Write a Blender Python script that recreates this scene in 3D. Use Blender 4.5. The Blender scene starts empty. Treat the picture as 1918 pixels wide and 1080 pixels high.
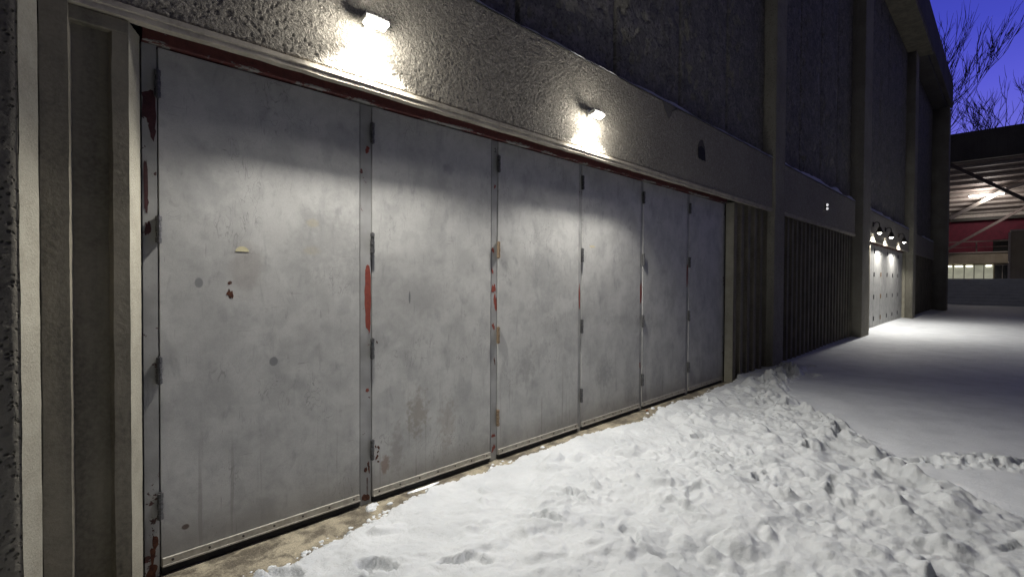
import bpy, math, random
import numpy as np
from mathutils import Matrix, Vector
random.seed(7)
rng = np.random.default_rng(11)
SC = bpy.context.scene
COL = SC.collection

# ------------------------------------------------------------------ camera
F_PX = 930.0
yaw, pitch, roll = [math.radians(a) for a in (45.074, -0.929, 0.286)]
F = Vector((math.cos(yaw)*math.cos(pitch), math.sin(yaw)*math.cos(pitch), math.sin(pitch)))
R = Vector((math.sin(yaw), -math.cos(yaw), 0)); U = R.cross(F)
R2 = math.cos(roll)*R + math.sin(roll)*U; U2 = -math.sin(roll)*R + math.cos(roll)*U
cam_d = bpy.data.cameras.new('camera'); cam = bpy.data.objects.new('camera', cam_d); COL.objects.link(cam)
m = Matrix.Identity(4)
for i in range(3):
    m[i][0] = R2[i]; m[i][1] = U2[i]; m[i][2] = -F[i]
m[0][3], m[1][3], m[2][3] = 0.0, -3.16, 1.541
cam.matrix_world = m
cam_d.sensor_width = 36; cam_d.sensor_fit = 'HORIZONTAL'; cam_d.lens = 36*F_PX/1918
cam_d.clip_start = 0.05; cam_d.clip_end = 2000
SC.camera = cam

# ------------------------------------------------------------------ dusk sky
W = bpy.data.worlds.new('World'); SC.world = W; W.use_nodes = True
wn, wl = W.node_tree.nodes, W.node_tree.links
bg = wn['Background']
tc = wn.new('ShaderNodeTexCoord'); sp = wn.new('ShaderNodeSeparateXYZ'); wl.new(tc.outputs['Generated'], sp.inputs[0])
rp = wn.new('ShaderNodeValToRGB'); wl.new(sp.outputs[2], rp.inputs[0])
els = rp.color_ramp.elements
els[0].position = 0.0; els[0].color = (0.20, 0.19, 0.62, 1)
els[1].position = 1.0; els[1].color = (0.004, 0.006, 0.05, 1)
for p_, c_ in ((0.28, (0.058, 0.062, 0.50, 1)), (0.36, (0.024, 0.033, 0.40, 1)), (0.48, (0.005, 0.012, 0.28, 1)), (0.65, (0.002, 0.005, 0.14, 1))):
    e = els.new(p_); e.color = c_
# the afterglow stands over the far end of the hall (+X); the rest of the dome has gone to night
glow = wn.new('ShaderNodeMapRange'); glow.interpolation_type = 'SMOOTHSTEP'; wl.new(sp.outputs[0], glow.inputs[0])
for k_, v_ in zip(('From Min','From Max','To Min','To Max'), (.50, .93, .0, 1.25)): glow.inputs[k_].default_value = v_
vm = wn.new('ShaderNodeVectorMath'); vm.operation = 'MULTIPLY_ADD'
wl.new(rp.outputs[0], vm.inputs[0]); wl.new(glow.outputs[0], vm.inputs[1]); vm.inputs[2].default_value = (.030, .029, .036)   # neutral fill added all round to light the walls, standing for town glow
wl.new(vm.outputs[0], bg.inputs[0]); bg.inputs[1].default_value = 1.0
vs = SC.view_settings
vs.view_transform = 'Standard'; vs.look = 'None'; vs.exposure = 0.0; vs.gamma = 1.0; vs.use_curve_mapping = False
LAMP_W = 300.0          # one beam floodlight
LAMP_SCATTER = 20     # light leaving its glass sideways and up
FAR_W = 240.0
LAMP_COL = (1.0, 0.965, 0.895)

# ------------------------------------------------------------------ helpers
ORIG = {}
def tag(o, label=None, cat=None, group=None, kind=None):
    if label: o['label'] = label
    if cat: o['category'] = cat
    if group: o['group'] = group
    if kind: o['kind'] = kind
    return o
def empty(name, loc, label, cat, group=None):
    o = bpy.data.objects.new(name, None); COL.objects.link(o); o.location = loc
    o.empty_display_size = 0.1
    ORIG[o.name] = Vector(loc); return tag(o, label, cat, group)
def mesh(name, verts, faces, mat, parent=None, smooth=False, origin=None, fmats=None):
    """verts in world coordinates; the object's origin goes to the bottom centre of its bounds"""
    v = np.asarray(verts, dtype=np.float64)
    if origin is None:
        lo, hi = v.min(0), v.max(0)
        origin = ((lo[0]+hi[0])/2, (lo[1]+hi[1])/2, lo[2])
    origin = Vector([float(a) for a in origin])
    me = bpy.data.meshes.new(name)
    vl = v - np.array(origin)
    if isinstance(faces, np.ndarray):
        n = len(faces); k = faces.shape[1]
        me.vertices.add(len(vl)); me.vertices.foreach_set('co', vl.astype(np.float32).ravel())
        me.loops.add(n*k); me.loops.foreach_set('vertex_index', faces.astype(np.int32).ravel())
        me.polygons.add(n); me.polygons.foreach_set('loop_start', (np.arange(n)*k).astype(np.int32))
        me.update(calc_edges=True); me.validate()
    else:
        me.from_pydata([tuple(a) for a in vl], [], faces); me.update()
    mats = mat if isinstance(mat, (list, tuple)) else [mat]
    for mm in mats: me.materials.append(mm)
    if fmats is not None: me.polygons.foreach_set('material_index', np.asarray(fmats, dtype=np.int32))
    if smooth: me.polygons.foreach_set('use_smooth', [True]*len(me.polygons))
    o = bpy.data.objects.new(name, me); COL.objects.link(o)
    ORIG[o.name] = origin
    if parent is not None:
        o.parent = parent; o.location = origin - ORIG[parent.name]
    else: o.location = origin
    return o
class MB:
    def __init__(s): s.v = []; s.f = []; s.m = []
    def add(s, vs_, fs, mi=0):
        b = len(s.v); s.v += [tuple(a) for a in vs_]; s.f += [tuple(b+i for i in f) for f in fs]; s.m += [mi]*len(fs); return s
    def box(s, x0, x1, y0, y1, z0, z1, mi=0, M=None, bev=0.0):
        if x0 > x1: x0, x1 = x1, x0
        if y0 > y1: y0, y1 = y1, y0
        if z0 > z1: z0, z1 = z1, z0
        if bev <= 0:
            v = [(x, y, z) for z in (z0, z1) for y in (y0, y1) for x in (x0, x1)]
            f = [(0,2,3,1),(4,5,7,6),(0,1,5,4),(2,6,7,3),(0,4,6,2),(1,3,7,5)]
        else:
            b = bev; v = []; idx = {}
            for sx in (0,1):
                for sy in (0,1):
                    for sz in (0,1):
                        X, Y, Z = (x0,x1)[sx], (y0,y1)[sy], (z0,z1)[sz]
                        dx, dy, dz = (b,-b)[sx], (b,-b)[sy], (b,-b)[sz]
                        idx[sx,sy,sz,'x'] = len(v); v.append((X, Y+dy, Z+dz))
                        idx[sx,sy,sz,'y'] = len(v); v.append((X+dx, Y, Z+dz))
                        idx[sx,sy,sz,'z'] = len(v); v.append((X+dx, Y+dy, Z))
            f = []
            for s_ in (0,1):
                f.append([idx[s_,a,c,'x'] for a,c in ((0,0),(1,0),(1,1),(0,1))])
                f.append([idx[a,s_,c,'y'] for a,c in ((0,0),(1,0),(1,1),(0,1))])
                f.append([idx[a,c,s_,'z'] for a,c in ((0,0),(1,0),(1,1),(0,1))])
            for a in (0,1):
                for c in (0,1):
                    f.append([idx[0,a,c,'y'], idx[1,a,c,'y'], idx[1,a,c,'z'], idx[0,a,c,'z']])
                    f.append([idx[a,0,c,'x'], idx[a,1,c,'x'], idx[a,1,c,'z'], idx[a,0,c,'z']])
                    f.append([idx[a,c,0,'x'], idx[a,c,1,'x'], idx[a,c,1,'y'], idx[a,c,0,'y']])
            for a in (0,1):
                for c in (0,1):
                    for d in (0,1): f.append([idx[a,c,d,k] for k in 'xyz'])
            cx = Vector(((x0+x1)/2, (y0+y1)/2, (z0+z1)/2)); g = []
            for q in f:
                P = [Vector(v[i]) for i in q]; n = (P[1]-P[0]).cross(P[2]-P[0])
                g.append(tuple(q) if n.dot(sum(P, Vector())/len(P)-cx) > 0 else tuple(reversed(q)))
            f = g
        if M is not None: v = [tuple(M @ Vector(a)) for a in v]
        return s.add(v, f, mi)
    def tube(s, pts, r, n=8, mi=0, cap=True):
        pts = [Vector(p) for p in pts]; rs = r if isinstance(r, (list, tuple)) else [r]*len(pts)
        rings = []; up = None
        for i, p in enumerate(pts):
            d = (pts[min(i+1, len(pts)-1)] - pts[max(i-1, 0)]).normalized()
            if up is None: up = Vector((0,0,1)) if abs(d.z) < .9 else Vector((1,0,0))
            a = d.cross(up).normalized(); b = d.cross(a).normalized(); up = -b if False else up
            rings.append([p + rs[i]*(math.cos(t)*a + math.sin(t)*b) for t in [2*math.pi*k/n for k in range(n)]])
        v = [q for rg in rings for q in rg]; f = []
        for i in range(len(pts)-1):
            for k in range(n):
                f.append((i*n+k, i*n+(k+1)%n, (i+1)*n+(k+1)%n, (i+1)*n+k))
        if cap: f.append(tuple(range(n))); f.append(tuple(reversed([(len(pts)-1)*n+k for k in range(n)])))
        return s.add(v, f, mi)
    def build(s, name, mat, parent=None, smooth=False, origin=None):
        return mesh(name, s.v, s.f, mat, parent, smooth, origin, s.m if isinstance(mat, (list, tuple)) else None)

def sstep(a, b, x):
    t = np.clip((x-a)/(b-a), 0, 1); return t*t*(3-2*t)
_perm = rng.random((256, 256))
def vnoise(x, y, seed=0):
    x = x + seed*17.31; y = y + seed*9.77
    xi = np.floor(x).astype(int); yi = np.floor(y).astype(int); fx = x-xi; fy = y-yi
    fx = fx*fx*fx*(fx*(fx*6-15)+10); fy = fy*fy*fy*(fy*(fy*6-15)+10)
    g = lambda a, b: _perm[(a*7+seed*13) & 255, (b*11+a//37+seed*5) & 255]
    return ((g(xi,yi)*(1-fx)+g(xi+1,yi)*fx)*(1-fy) + (g(xi,yi+1)*(1-fx)+g(xi+1,yi+1)*fx)*fy)*2-1
def fbm(x, y, octs=4, seed=0, gain=.5):
    a = 1; t = 0; r = np.zeros(np.broadcast(x, y).shape)
    for o in range(octs):
        c, s_ = math.cos(.7*o+.3), math.sin(.7*o+.3)
        r = r + a*vnoise((x*c-y*s_)*2**o, (x*s_+y*c)*2**o, seed+o); t += a; a *= gain
    return r/t
def grid_faces(nx, ny):
    i = np.arange(nx-1)[:, None]*ny + np.arange(ny-1)[None, :]
    return np.stack([i, i+ny, i+ny+1, i+1], -1).reshape(-1, 4)

# ------------------------------------------------------------------ materials
class NT:
    def __init__(s, name):
        s.mat = bpy.data.materials.new(name); s.mat.use_nodes = True
        s.n = s.mat.node_tree.nodes; s.l = s.mat.node_tree.links; s.b = s.n['Principled BSDF']
        s.pos = s.n.new('ShaderNodeNewGeometry').outputs['Position']
    def link(s, a, b): s.l.new(a, b)
    def mp(s, scale=(1,1,1), loc=(0,0,0)):
        q = s.n.new('ShaderNodeMapping'); q.inputs['Scale'].default_value = scale; q.inputs['Location'].default_value = loc
        s.link(s.pos, q.inputs[0]); return q.outputs[0]
    def noise(s, scale, detail=4, rough=.5, vec=None, dist=0):
        q = s.n.new('ShaderNodeTexNoise'); q.inputs['Scale'].default_value = scale; q.inputs['Detail'].default_value = detail
        q.inputs['Roughness'].default_value = rough; q.inputs['Distortion'].default_value = dist
        s.link(vec if vec is not None else s.pos, q.inputs['Vector']); return q.outputs['Fac']
    def voro(s, scale, vec=None, feat='F1', rnd=1):
        q = s.n.new('ShaderNodeTexVoronoi'); q.inputs['Scale'].default_value = scale; q.feature = feat; q.inputs['Randomness'].default_value = rnd
        s.link(vec if vec is not None else s.pos, q.inputs['Vector']); return q.outputs['Distance']
    def rng(s, x, a, b, c=0, d=1):
        q = s.n.new('ShaderNodeMapRange'); q.interpolation_type = 'SMOOTHSTEP'
        for k, val in zip(('From Min','From Max','To Min','To Max'), (a,b,c,d)): q.inputs[k].default_value = val
        s.link(x, q.inputs['Value']); return q.outputs['Result']
    def math(s, op, a, b=None):
        q = s.n.new('ShaderNodeMath'); q.operation = op
        for i, x in enumerate((a, b)):
            if x is None: continue
            if isinstance(x, (int, float)): q.inputs[i].default_value = x
            else: s.link(x, q.inputs[i])
        return q.outputs[0]
    def mix(s, f, a, b, mode='MIX'):
        q = s.n.new('ShaderNodeMix'); q.data_type = 'RGBA'; q.blend_type = mode
        for i, x in ((0, f), (6, a), (7, b)):
            if isinstance(x, (int, float)): q.inputs[i].default_value = x
            elif isinstance(x, tuple): q.inputs[i].default_value = (*x, 1)
            else: s.link(x, q.inputs[i])
        return q.outputs[2]
    def bump(s, h, strength, dist, prev=None):
        q = s.n.new('ShaderNodeBump'); q.inputs['Strength'].default_value = strength; q.inputs['Distance'].default_value = dist
        s.link(h, q.inputs['Height'])
        if prev is not None: s.link(prev, q.inputs['Normal'])
        return q.outputs[0]
    def done(s, col, rough=.8, nrm=None, metal=0, spec=.3):
        b = s.b
        if isinstance(col, tuple): b.inputs['Base Color'].default_value = (*col, 1)
        else: s.link(col, b.inputs['Base Color'])
        if isinstance(rough, (int, float)): b.inputs['Roughness'].default_value = rough
        else: s.link(rough, b.inputs['Roughness'])
        b.inputs['Metallic'].default_value = metal; b.inputs['Specular IOR Level'].default_value = spec
        if nrm is not None: s.link(nrm, b.inputs['Normal'])
        return s.mat

def concrete(name, base, dark, fine=60, bump=.004, pits=0.0, streak=.5, blotch=2.2, chip_shade=0):
    t = NT(name)
    big = t.noise(blotch, 5, .6); st = t.noise(1.0, 5, .6, t.mp((7, 7, .55)))
    c = t.mix(t.rng(big, .32, .68), base, dark)
    c = t.mix(t.math('MULTIPLY', t.rng(st, .45, .75), streak), c, tuple(d*.55 for d in dark))
    grain = t.noise(fine, 6, .65)
    c = t.mix(t.rng(grain, .25, .75, .0, .55), c, tuple(min(1, b*1.25) for b in base))
    h = t.bump(grain, .8, bump)
    if chip_shade:  # pale and dark chip tones, also painting in the shading of the relief
        ch = t.noise(chip_shade, 5, .62, dist=.8); c2 = t.noise(chip_shade*2.7, 3, .6)
        c = t.mix(t.math('MULTIPLY', t.rng(ch, .50, .60), .55), c, tuple(min(1, b*1.55) for b in base))
        c = t.mix(t.math('MULTIPLY', t.rng(c2, .54, .64), .6), c, tuple(d*.45 for d in dark))
        h = t.bump(ch, 1.0, .03, h)
    if pits:
        v = t.voro(pits, t.mix(.06, t.pos, t.n.new('ShaderNodeTexNoise').outputs['Color']))
        pm = t.rng(v, .12, .42); sel = t.rng(t.noise(pits*.45, 2), .42, .56)
        hole = t.math('MULTIPLY', t.math('SUBTRACT', 1, pm), sel)
        c = t.mix(t.math('MULTIPLY', hole, .75), c, tuple(d*.3 for d in dark))
        h = t.bump(t.math('SUBTRACT', 1, hole), .9, .012, h)
    return t.done(c, .9, h, spec=.2)

M = {}
M['smooth_conc'] = concrete('smooth_concrete', (.215,.196,.150), (.12,.11,.086), 45, .003, 0, .85, 2.8)
M['stucco'] = concrete('rough_beam_concrete', (.34,.315,.265), (.25,.23,.195), 110, .006, 0, .12, .9, chip_shade=38)
M['pillar'] = concrete('pillar_aggregate', (.33,.31,.25), (.22,.205,.17), 80, .005, 60, .3, 1.4)
M['pillar_shaded'] = concrete('pitted_aggregate_shaded', (.165,.155,.125), (.11,.10,.082), 80, .005, 48, .3, 1.4)  # darker copy of the pillar concrete, near pillar's shade put into its colour
M['hammered'] = concrete('hammered_panel_concrete', (.225,.215,.195), (.135,.128,.118), 28, .014, 0, .3, 3.0, chip_shade=11)
M['ledge'] = concrete('ledge_concrete', (.44,.40,.33), (.27,.245,.20), 60, .002, 0, .25, 6)
M['chamfer'] = concrete('chamfer_concrete', (.32,.305,.245), (.235,.22,.175), 90, .006, 0, .1, 6)
M['block'] = concrete('far_block_concrete', (.36,.31,.24), (.26,.22,.17), 20, .004, 0, .3, 1)
M['dark_conc'] = concrete('far_parapet_concrete', (.13,.12,.115), (.08,.075,.07), 12, .004, 0, .4, .6)

def paint():
    t = NT('scuffed_grey_door_paint')
    base = (.455,.452,.435)
    mo = t.noise(3.2, 9, .68, dist=.15); wipe = t.noise(1.0, 6, .6, t.mp((16, 1, 5)), dist=.5)
    pat = t.noise(5.5, 3, .5, t.mp((1, 1, .8), (3, 0, 7)), dist=.3)
    lump = t.noise(1.7, 2, .5, t.mp((1.6, 1, 1), (9, 0, 2)))
    c = t.mix(t.rng(mo, .38, .66), base, (.355,.355,.343))
    c = t.mix(t.math('MULTIPLY', t.rng(pat, .54, .64), .24), c, (.20,.205,.205))
    c = t.mix(t.math('MULTIPLY', t.rng(wipe, .55, .70), .32), c, (.185,.19,.19))
    c = t.mix(t.math('MULTIPLY', t.rng(lump, .55, .75), .22), c, (.22,.215,.205))
    # rubbed scrawls: thin contour bands of a noise, only here and there
    cw = t.noise(7, 2, .4, t.mp((1.7, 1, .7), (1, 0, 4)), dist=2.0)
    band = t.math('SUBTRACT', 1, t.rng(t.math('ABSOLUTE', t.math('SUBTRACT', cw, .5)), .004, .016))
    where = t.rng(t.noise(1.9, 2, .5, t.mp((1,1,1),(5,0,1))), .53, .64)
    c = t.mix(t.math('MULTIPLY', t.math('MULTIPLY', band, where), .55), c, (.16,.16,.155))
    scr = t.rng(t.noise(1, 2, .5, t.mp((95, 1, 5), (2,0,3))), .685, .70); scw = t.rng(t.noise(2.6, 2, .5, t.mp((1,1,1),(7,0,9))), .50, .60)
    c = t.mix(t.math('MULTIPLY', t.math('MULTIPLY', scr, scw), .5), c, (.17,.165,.16))
    scr2 = t.rng(t.noise(1, 2, .5, t.mp((6, 1, 120), (5,0,1))), .70, .71); scw2 = t.rng(t.noise(2.2, 2, .5, t.mp((1,1,1),(1,0,5))), .52, .62)
    c = t.mix(t.math('MULTIPLY', t.math('MULTIPLY', scr2, scw2), .5), c, (.15,.13,.12))
    # vertical water runs low on the leaves
    sx = t.n.new('ShaderNodeSeparateXYZ'); t.link(t.pos, sx.inputs[0]); X, Z = sx.outputs[0], sx.outputs[2]
    runs = t.noise(1, 3, .5, t.mp((26, 1, .9)))
    low = t.math('SUBTRACT', 1, t.rng(Z, .25, .95))
    c = t.mix(t.math('MULTIPLY', t.math('MULTIPLY', t.rng(runs, .60, .68), low), .45), c, (.19,.18,.165))
    # grime line at foot
    foot = t.math('SUBTRACT', 1, t.rng(Z, .05, .30))
    c = t.mix(t.math('MULTIPLY', foot, .42), c, (.20,.185,.16))
    wob = t.math('MULTIPLY', t.math('SUBTRACT', t.noise(22, 4, .6), .5), 1.6)
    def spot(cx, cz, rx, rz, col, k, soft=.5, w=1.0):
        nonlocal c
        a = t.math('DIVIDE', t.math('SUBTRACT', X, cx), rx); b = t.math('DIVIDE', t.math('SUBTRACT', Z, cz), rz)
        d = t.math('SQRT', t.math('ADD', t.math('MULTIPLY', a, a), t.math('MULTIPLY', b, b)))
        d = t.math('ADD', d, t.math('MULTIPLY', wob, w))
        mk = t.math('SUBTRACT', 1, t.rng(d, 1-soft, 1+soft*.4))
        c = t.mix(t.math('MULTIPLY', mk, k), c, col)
    spot(2.14, .52, .10, .17, (.25,.228,.195), .8, .8, 2.2)     # brown smear on the second leaf
    spot(2.42, .40, .10, .22, (.25,.225,.19), .5, .8, 1.8)
    spot(1.96, .30, .06, .20, (.24,.222,.20), .5, .8, 2.2)
    spot(2.16, 1.42, .34, .20, (.215,.215,.21), .55, .9, .6)    # wide dull rub
    spot(.95, 1.60, .10, .17, (.24,.215,.19), .40, .5, .5)      # ghost of a removed handle
    spot(1.345, 1.90, .045, .03, (.40,.35,.23), .6, .5, .6)
    spot(1.335, 1.722, .06, .03, (.38,.34,.24), .5, .6, 1)
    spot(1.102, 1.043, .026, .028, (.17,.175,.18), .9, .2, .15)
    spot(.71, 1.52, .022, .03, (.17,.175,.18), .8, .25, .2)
    spot(.865, 1.455, .010, .022, (.05,.02,.015), 1, .2, 1.2)   # chip down to rust
    spot(.865, 1.52, .010, .010, (.07,.03,.02), 1, .2, .3)
    spot(.641, .191, .020, .016, (.06,.03,.02), .9, .3, .3)
    spot(1.87, .22, .035, .075, (.16,.07,.03), .6, .5, 1.6)
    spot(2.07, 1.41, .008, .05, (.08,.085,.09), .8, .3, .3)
    spot(3.34, .74, .12, .17, (.22,.22,.215), .5, .8, 2)
    spot(4.35, 1.905, .06, .012, (.50,.43,.26), .8, .3, .8)
    spot(4.60, .50, .16, .13, (.21,.215,.215), .5, .8, 2)
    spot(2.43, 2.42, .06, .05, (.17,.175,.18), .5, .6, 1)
    spot(1.47, 1.80, .22, .25, (.25,.25,.245), .45, .8, 1.8)
    spot(3.60, 1.60, .20, .35, (.24,.245,.245), .4, .8, 1.6)
    # rust freckles
    fr = t.voro(55); fs = t.rng(t.noise(4, 2), .56, .66)
    fk = t.math('MULTIPLY', t.math('SUBTRACT', 1, t.rng(fr, .05, .11)), fs)
    sel = t.rng(t.noise(31, 1), .52, .56)
    c = t.mix(t.math('MULTIPLY', t.math('MULTIPLY', fk, sel), .85), c, (.10,.055,.035))
    fine_ = t.noise(14, 8, .75); c = t.mix(t.math('MULTIPLY', t.rng(fine_, .52, .72), .28), c, (.20,.198,.19))
    gr = t.noise(260, 3, .7)
    c = t.mix(t.rng(gr, .3, .7, 0, .22), c, (.15,.15,.15))
    h = t.bump(t.noise(180, 3, .6), .35, .0012); h = t.bump(lump, .5, .03, h)
    rough = t.rng(mo, .3, .7, .40, .62)
    return t.done(c, rough, h, spec=.45)
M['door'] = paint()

def frame_paint(name, chip_at, col=(.30,.30,.295), red=(.115,.030,.026)):
    t = NT(name)
    n = t.noise(7, 6, .7, dist=.5); e = t.noise(38, 5, .7)
    mk = t.rng(t.math('ADD', n, t.math('MULTIPLY', t.math('SUBTRACT', e, .5), .22)), chip_at, chip_at+.015)
    c = t.mix(mk, t.mix(t.rng(t.noise(5, 5), .35, .65), col, tuple(a*.75 for a in col)), t.mix(t.rng(e, .3, .7), red, tuple(a*.5 for a in red)))
    sp_ = t.math('MULTIPLY', t.math('SUBTRACT', 1, t.rng(t.voro(70), .06, .13)), t.rng(t.noise(9, 2), .5, .6))
    c = t.mix(t.math('MULTIPLY', sp_, .9), c, (.06,.025,.02))
    return t.done(c, .55, t.bump(mk, .6, -.002, t.bump(t.noise(90, 4), .3, .002)), spec=.4)
M['head'] = frame_paint('frame_head_primer', .385)
M['head'].node_tree.nodes  # mostly bare red primer
def head_mat():
    t = NT('peeling_red_brown_head')
    e = t.noise(30, 6, .7); n = t.noise(3.2, 6, .7, t.mp((1,1,5)), dist=.4)
    sx = t.n.new('ShaderNodeSeparateXYZ'); t.link(t.pos, sx.inputs[0])
    edge = t.math('SUBTRACT', 1, t.rng(sx.outputs[2], 2.756, 2.785))
    v = t.math('ADD', n, t.math('ADD', t.math('MULTIPLY', t.math('SUBTRACT', e, .5), .25), t.math('MULTIPLY', edge, .14)))
    mk = t.rng(v, .655, .675)
    c = t.mix(t.rng(e, .3, .7), (.135,.042,.038), (.080,.028,.026)); c = t.mix(mk, c, (.30,.29,.27))
    return t.done(c, .6, t.bump(mk, .6, .002, t.bump(e, .3, .002)), spec=.35)
M['head'] = head_mat()
M['mullion'] = frame_paint('chipped_mullion_paint', .66)
M['jamb'] = frame_paint('chipped_jamb_paint', .60, (.30,.30,.29), (.075,.024,.023))
def primer():
    t = NT('red_primer'); e = t.noise(40, 5, .6)
    return t.done(t.mix(t.rng(e, .3, .7), (.22,.050,.034), (.16,.036,.026)), .65, t.bump(e, .4, .001), spec=.3)
M['primer'] = primer()
def rust():
    t = NT('dark_rust'); e = t.noise(60, 5, .6)
    return t.done(t.mix(t.rng(e, .3, .7), (.11,.045,.025), (.045,.018,.014)), .8, t.bump(e, .6, .002), spec=.2)
M['rust'] = rust()
def metal(name, c1, c2, rough=.45, met=.6, sc=60):
    t = NT(name); e = t.noise(sc, 5, .65)
    return t.done(t.mix(t.rng(e, .35, .68), c1, c2), rough, t.bump(e, .3, .001), metal=met, spec=.5)
M['hinge'] = metal('dull_steel_hinge', (.11,.11,.115), (.05,.05,.052), .5, .3)
M['tanhinge'] = metal('rusty_bare_hinge', (.24,.195,.135), (.16,.09,.05), .6, .3, 90)
M['alu'] = metal('weathered_aluminium_strip', (.46,.44,.39), (.33,.31,.27), .5, .35, 25)
M['screw'] = metal('screw_steel', (.10,.095,.09), (.06,.05,.045), .5, .7)
M['black'] = metal('black_and_gap_shade', (.012,.012,.013), (.02,.02,.02), .8, 0)
M['housing'] = metal('lamp_housing_white', (.55,.55,.53), (.42,.42,.40), .4, .3)
M['darkmetal'] = metal('dark_bronze_metal', (.05,.045,.04), (.03,.028,.025), .5, .4)
M['tape'] = metal('old_yellowed_label', (.52,.48,.30), (.42,.38,.24), .6, 0, 40)
def emis(name, col, k):
    t = NT(name); t.b.inputs['Emission Color'].default_value = (*col, 1); t.b.inputs['Emission Strength'].default_value = k
    return t.done((.8,.8,.8), .4)
M['lens'] = emis('lit_lamp_glass', (1,.96,.85), 40)
M['tubelight'] = emis('lit_fluorescent_tube', (1,.96,.90), 12.0)
M['litglass_tube'] = emis('lit_window_tube', (1,.98,.80), 5)
def litwin():
    t = NT('lit_frosted_glass'); n = t.noise(2.5, 4)
    c = t.mix(t.rng(n, .3, .7), (.80,.80,.60), (.62,.62,.47))
    t.link(c, t.b.inputs['Emission Color']); t.b.inputs['Emission Strength'].default_value = .30
    return t.done((.5,.5,.42), .4)
M['litwin'] = litwin()
M['darkglass'] = metal('dark_window_glass', (.012,.012,.014), (.02,.018,.02), .12, 0)
M['steel_brown'] = metal('brown_painted_steel', (.17,.13,.12), (.11,.09,.085), .6, .1, 8)
M['steel_pale'] = metal('pale_painted_steel', (.58,.52,.47), (.46,.41,.37), .6, .1, 8)
M['deck'] = metal('ceiling_deck_paint', (.27,.22,.20), (.19,.155,.14), .7, 0, 4)
M['deck_rib'] = metal('ceiling_rib_paint', (.42,.37,.34), (.34,.30,.27), .6, 0, 6)
M['maroon'] = metal('maroon_cladding', (.16,.014,.035), (.105,.010,.025), .75, 0, 3)
M['bark'] = metal('dark_bark', (.06,.05,.045), (.03,.026,.024), .9, 0, 12)

def snow(name, dirt=.3, k=1.0):
    t = NT(name)
    n1 = t.noise(2.2, 5, .6); n2 = t.noise(26, 6, .7); n3 = t.noise(190, 4, .7)
    c = t.mix(t.rng(n1, .35, .7), (.635,.655,.675), (.54,.56,.58))
    c = t.mix(1.0, c, (k,k,k), 'MULTIPLY') if k != 1 else c
    d = t.math('MULTIPLY', t.rng(t.noise(16, 7, .78, dist=.4), .58, .76), dirt)
    c = t.mix(d, c, (.40,.39,.37))
    sp_ = t.math('MULTIPLY', t.math('SUBTRACT', 1, t.rng(t.voro(85), .03, .09)), t.rng(n2, .52, .60))
    c = t.mix(t.math('MULTIPLY', sp_, dirt*1.4), c, (.20,.17,.14))
    h = t.bump(n2, .7, .016); h = t.bump(n3, .6, .005, h)
    m_ = t.done(c, .65, h, spec=.25)
    t.b.inputs['Subsurface Weight'].default_value = 0.12; t.b.inputs['Subsurface Radius'].default_value = (.03,.035,.04); t.b.inputs['Subsurface Scale'].default_value = .4
    return m_
M['snow'] = snow('trodden_snow', .40, .93)
M['snow_clean'] = snow('clean_snow', .05, 1.22)
def apron():
    t = NT('damp_gritty_concrete')
    wet = t.rng(t.noise(6.5, 8, .7, dist=.4), .40, .60)
    g = t.voro(95); gn = t.noise(120, 5, .7)
    dry = t.mix(t.rng(gn, .3, .7), (.40,.355,.26), (.26,.23,.17)); wt = t.mix(t.rng(gn, .35, .7), (.14,.12,.09), (.07,.06,.047))
    c = t.mix(wet, dry, wt); c = t.mix(t.math('MULTIPLY', t.math('SUBTRACT', 1, t.rng(g, .15, .3)), .35), c, (.46,.42,.33))
    return t.done(c, t.rng(wet, 0, 1, .9, .5), t.bump(gn, .8, .004), spec=.35)
M['apron'] = apron()

# ------------------------------------------------------------------ ground and snow
big = MB().add([(-300,-300,-.12),(400,-300,-.12),(400,300,-.12),(-300,300,-.12)], [(0,1,2,3)])
tag(big.build('ground', M['snow_clean']), kind='structure')
ap = MB().box(-2.0, 9.38, -1.2, .20, -.11, -.03, bev=.004)
tag(ap.build('door_apron', M['apron']), kind='structure')

fine = np.arange(.30, 10.2, .0125)
xs = [10.2]; st = .016
while xs[-1] < 52: xs.append(xs[-1]+st); st = min(st*1.035, .5)
xl = [.30]; st = .02
while xl[-1] > -30: xl.append(xl[-1]-st); st = min(st*1.15, 2)
XS = np.concatenate([np.array(xl[::-1][:-1]), fine, np.array(xs)])
yf = np.arange(.02, -3.45, -.0125); ys = [yf[-1]]; st = .016
while ys[-1] > -60: ys.append(ys[-1]-st); st = min(st*1.12, 3)
YS = np.concatenate([yf, np.array(ys[1:])])[::-1]
GX, GY = np.meshgrid(XS, YS, indexing='ij')
ex = [-30,.2,.76,1.03,1.24,1.55,1.8,2.08,2.40,2.79,3.12,3.72,3.99,4.45,4.85,5.51,6.33,7.75,8.0,8.5,9.3,60]
ey = [.5,.42,.36,.42,.345,.27,.245,.16,.19,.16,.155,.17,.195,.24,.31,.22,.23,.13,.10,-.1,-.1,-.1]
E_ = np.interp(GX, ex, ey) + .045 + .035*fbm(GX*9, GY*9, 4, 3) + .030*fbm(GX*32, GY*32, 3, 8)
dist = (-GY) - E_
bx = [-30, 3.0, 3.9, 4.6, 4.86, 5.02, 5.58, 6.27, 6.5, 7.2, 8.0, 9.0, 9.7, 9.95, 10.3, 60]
by = [-60,-6.0,-4.2,-3.25,-2.93,-2.67,-2.35,-1.85,-1.45,-1.15,-.83,-.74,-.66,-.25, 1.5, 1.5]
YB = np.interp(GX, bx, by) + .10*fbm(GX*4, GY*4, 3, 21)
T = sstep(-.02, .10, GY-YB)
berm = np.exp(-((GY-YB-.12)/.13)**2)
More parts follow.
